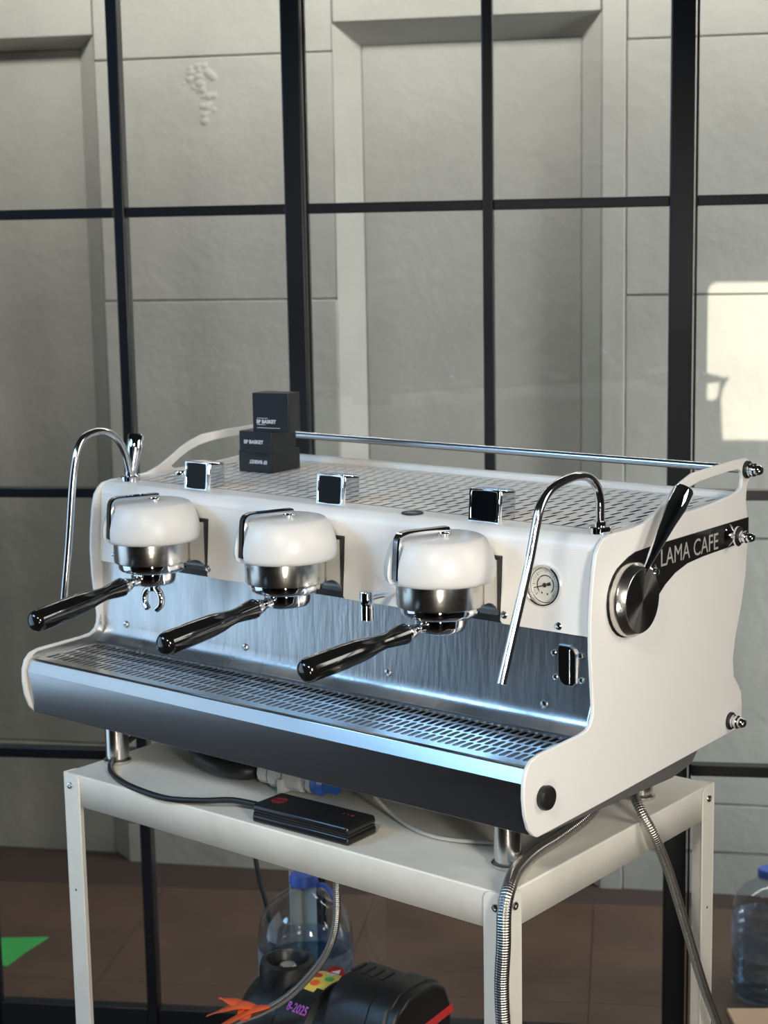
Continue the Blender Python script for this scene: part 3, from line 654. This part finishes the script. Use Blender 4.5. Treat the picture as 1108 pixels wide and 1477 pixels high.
mF = axm((-.085, .0, .024), (1, .05, 0))
obj('fitting_body', Lathe([(.0, 0), (.016, .0), (.018, .002), (.018, .020), (.015, .021), (.015, .024), (.021, .025), (.021, .048), (.016, .049), (.016, .053), (.020, .054), (.020, .085), (.014, .088), (.014, .098), (.018, .099), (.018, .108), (0, .108)], 12, mF), GREYP, pf)
obj('fitting_ribs', Box(-.034, -.026, -.023, .023, .003, .026), GREYP, pf)
bc = obj('blue_collar', Lathe([(.0175, .108), (.019, .110), (.019, .122), (.012, .128), (.012, .150), (0, .150)], 24, mF), BLUEP, pf, smooth=True, label='blue plastic collar')
tag(obj('white_tube', Tube([(.115, .146, .026), (.15, .140, .010), (.21, .118, .005), (.27, .112, .005), (.34, .14, .005)], .003, 10), GREYP, smooth=True), 'thin pale plastic tube lying on the table under the machine', 'tube')

# braided hoses
tag(obj('braided_hose', Tube([(.40, .33, .055), (.418, .270, .032), (.412, .20, .014), (.414, .13, .0105), (.432, .06, .0108), (.4545, .010, .008), (.462, -.012, -.014), (.466, -.020, -.06), (.464, -.022, -.12), (.470, -.024, -.19), (.484, -.026, -.25), (.50, -.02, -.33), (.50, .0, -.45), (.50, .04, -.6), (.52, .10, -.8), (.55, .2, -.915), (.6, .4, -.921)], .0098, 16), BRAID, smooth=True),
    'braided steel hose bending over the front right corner of the table', 'hose', 'braided water hoses of the coffee machine')
tag(obj('braided_hose', Tube([(.395, .40, .060), (.428, .370, .036), (.455, .349, .017), (.4735, .352, -.014), (.478, .382, -.068), (.480, .410, -.125), (.482, .445, -.20), (.486, .49, -.30), (.492, .54, -.40), (.50, .59, -.52), (.52, .64, -.70), (.56, .72, -.90), (.64, .8, -.921)], .0075, 16), BRAID, smooth=True),
    'braided steel hose draped down the right side of the table toward the rear leg', 'hose', 'braided water hoses of the coffee machine')
tag(obj('braided_hose', Tube([(.01, .20, -.056), (.0, .195, -.10), (-.004, .19, -.15), (-.005, .19, -.194), (-.012, .19, -.237), (-.034, .19, -.284), (-.078, .19, -.338), (-.122, .188, -.381), (-.174, .186, -.418), (-.232, .184, -.452), (-.27, .18, -.49), (-.28, .17, -.55), (-.27, .16, -.62)], .0065, 14), BRAID, smooth=True),
    'thin braided hose hanging under the table and curving down over the black pump', 'hose', 'braided water hoses of the coffee machine')
tag(obj('hanging_cable', Tube([(-.60, .60, .02), (-.575, .61, -.06), (-.57, .60, -.22), (-.572, .59, -.33), (-.555, .585, -.40), (-.53, .58, -.46), (-.50, .58, -.60), (-.46, .62, -.85), (-.40, .7, -.924), (-.2, .72, -.924)], .005, 10), RUBBER, smooth=True),
    'black cable hanging behind the table, left of the water bottle', 'cable')
# orange tape ends tied round the thin hose
tp = thing('orange_tape', 'crumpled orange tape tied round the thin hose, lower left of the pump', 'tape', (-.200, .182, -.428))
for pts in ([(.03, .0, .018), (.0, -.015, .022), (-.03, -.025, .010), (-.07, -.03, -.012)], [(.05, .0, .028), (.02, -.015, .018), (-.02, -.03, -.008), (-.055, -.03, -.030)], [(.0, 0, .012), (-.02, -.012, .02), (-.05, -.02, .022)]):
    obj('tape_end', Tube(pts, lambda t: .0035+.012*math.sin(math.pi*min(1, t*1.1+.05)), 10, flat=.22), ORANGE, tp, smooth=True)
lathe_knot = Lathe([(.0, -.010), (.010, -.008), (.013, 0), (.010, .008), (0, .010)], 10, axm((0, -.012, .005), (1, -.2, .5)))
obj('tape_knot', lathe_knot, ORANGE, tp, smooth=True)

# ------------------------------------------------------------------ water bottles
def bottle(label, loc, r, h, water, group=None):
    b = thing('water_bottle', label, 'bottle', loc, R(20), group='large clear water bottles')
    prof_ = [(0, .004), (r*.75, .0), (r*.92, .006), (r, .02)]
    z = .03
    while z < h*.60:
        prof_ += [(r, z), (r*.965, z+.006), (r, z+.012)]; z += .024
    prof_ += [(r, h*.62), (r*.985, h*.70), (r*.90, h*.78), (r*.68, h*.855), (r*.40, h*.90), (r*.26, h*.92), (r*.25, h*.955)]
    obj('bottle_body', Lathe(prof_, 48, cap=False), BOTG, b, smooth=True)
    if water: obj('water', Lathe([(0, .008), (r*.90, .010), (r*.955, .025), (r*.955, water), (0, water)], 40), WATER, b, smooth=True)
    obj('bottle_label', Lathe([(r*1.004, h*.36), (r*1.004, h*.62)], 48, cap=False), BTLBL, b, smooth=True)
    obj('label_emblem', Lathe([(.028, 0), (.028, .0012), (0, .0012)], 24, axm((r*1.0*math.cos(R(-35)), r*math.sin(R(-35)), h*.50), (math.cos(R(-35)), math.sin(R(-35)), 0))), REDP, b)
    obj('bottle_neck', Lathe([(r*.27, h*.935), (r*.32, h*.937), (r*.32, h*.945), (r*.27, h*.947)], 32), BOTG, b, smooth=True)
    cp = obj('bottle_cap', Lathe([(r*.30, h*.945), (r*.30, h*.985), (r*.27, h), (0, h)], 32), CAPB, b, smooth=True)
    obj('carry_handle', Tube([(r*.30, 0, h*.94), (r*.45, 0, h*.945), (r*.62, 0, h*.91), (r*.7, 0, h*.86)], .005, 8), CAPB, b, smooth=True)
    return b
bottle('large clear water bottle with blue cap standing under the table behind the black pump', (-.330, .470, -.66), .0885, .360, .19)
bottle('clear water bottle with blue cap standing on the floor behind the glass', (-.012, 1.74, FLOOR), .083, .315, .12)

# ------------------------------------------------------------------ pump on the lower shelf
pm = thing('water_pump', 'black electric booster pump with red stripe on the shelf under the table', 'pump', (-.06, .30, -.66), R(0))
am = axm((-.215, 0, .170), (1, 0, 0))
obj('pump_housing', Lathe([(.0, -.02), (.045, -.018), (.060, -.010), (.076, .004), (.085, .020), (.088, .035), (.088, .094), (.097, .100), (.098, .103), (.098, .165), (.088, .172), (.088, .200), (.080, .206), (0, .206)], 48, am), PUMPM, pm, smooth=True)
pt = obj('filler_port', Lathe([(.050, .235), (.050, .268), (.047, .282), (.038, .285), (.034, .278), (.030, .262), (.0, .258)], 36, Matrix.Translation((-.158, -.0, 0))), PUMPM, pm, smooth=True)
obj('port_plug', Lathe([(.018, .258), (.018, .270), (.013, .274), (0, .274)], 20, Matrix.Translation((-.158, -.0, 0))), BELL, pt, smooth=True)
ob = [(-.070, .10), (-.082, .13), (-.082, .245), (-.060, .285), (-.030, .305), (.040, .305), (.070, .290), (.085, .25), (.085, .13), (.070, .10)]
mb = obj('motor_housing', Prism(ob, 'x', -.012, .135), PUMPM, pm, bevel=0.008, seg=3)
obj('motor_end_cap', Prism([(y*1.05, (z-.2)*1.04+.2) for y, z in ob], 'x', .075, .118), PUMPM, mb, bevel=0.006)
obj('red_stripe', Prism([(-.080, .222), (.084, .240), (.084, .254), (-.080, .236)], 'x', .1355, .138), REDP, mb, bevel=.0005)
obj('front_red_stripe', Prism([(.02, .205), (.115, .218), (.115, .232), (.02, .217)], 'y', -.089, -.0865), REDP, mb)
for i in range(4): obj('vent_slot', Box(-.010+i*.020, -.002+i*.020, -.005, .030, .3045, .3065), RUBBER, mb)
stk = obj('round_sticker', Tube([(0, 0, 0), (0, 0, .1)], .01, 8), YELLOW, pm)
bm = bmesh.new(); n_ = 18
for i in range(n_+1):
    pass
bpy.data.objects.remove(stk)
def on_drum(a, x, rr=.0986): # angle from vertical toward the camera side
    return Vector((-.215, 0, .170)) + Vector((x, -rr*math.sin(a), rr*math.cos(a)))
bm = bmesh.new(); G = [[bm.verts.new(on_drum(R(-30+52*j/8), .108+.054*i/4)) for j in range(9)] for i in range(5)]
for i in range(4):
    for j in range(8):
        if (i in (0, 3)) and j in (0, 7): continue
        bm.faces.new((G[i][j], G[i+1][j], G[i+1][j+1], G[i][j+1]))
stk = obj('round_sticker', bm, YELLOW, pm, smooth=True, label='yellow round sticker')
for k_, (a_, x_, m_) in enumerate(((-16, .135, PRINT), (-3, .122, REDP), (-3, .148, MATS['green_sheet']), (10, .135, ORANGE))):
    p = on_drum(R(a_), x_, .0990); obj('sticker_dot', Lathe([(.0085, 0), (.0085, .0006), (0, .0006)], 16, axm(p, (0, -math.sin(R(a_)), math.cos(R(a_))))), m_, stk)
p = Vector((.030, -.035, .2508)); obj('warning_triangle', Prism([(-.030, -.030), (-.014, -.030), (-.022, -.016)], 'z', .3052, .3058), PRINT, pm)
A_ = R(48); mt = Matrix.Translation(on_drum(A_, .118, .0990)) @ Matrix(((1, 0, 0, 0), (0, math.cos(A_), -math.sin(A_), 0), (0, math.sin(A_), math.cos(A_), 0), (0, 0, 0, 1)))
text('handwritten_date', '8-2025', .022, PURPLE, pm, mt, sx=.72, ext=.0002, off=.0004)
obj('pump_foot', Box(-.16, .11, -.075, .075, .0, .045), PUMPM, pm, bevel=0.006)
obj('pump_pedestal', Box(-.12, .08, -.05, .05, .045, .12), PUMPM, pm)
tag(obj('pump_cord', Tube([(.080, .30, -.50), (.11, .29, -.475), (.15, .27, -.48), (.175, .24, -.52), (.175, .20, -.59), (.155, .16, -.648), (.18, .1, -.652), (.25, .15, -.652)], .007, 12), RUBBER, smooth=True), 'black power cord coiling out of the right end of the pump', 'cord')

# ------------------------------------------------------------------ small things behind the glass
gp = [(-1.765, .821), (-1.743, .849), (-1.652, .922), (-1.627, .823), (-1.599, .745), (-1.66, .70)]
o = obj('green_sheet', Prism(gp, 'z', FLOOR+.0005, FLOOR+.003), GREENM); tag(o, 'bright green sheet lying on the floor behind the glass at lower left', 'sheet')
o = obj('cardboard_piece', Prism([(-.042, 1.598), (.09, 1.70), (.20, 1.60), (.05, 1.49)], 'z', FLOOR+.0005, FLOOR+.012), CARD, bevel=.002); tag(o, 'pale cardboard piece on the floor in front of the right-hand bottle', 'cardboard')
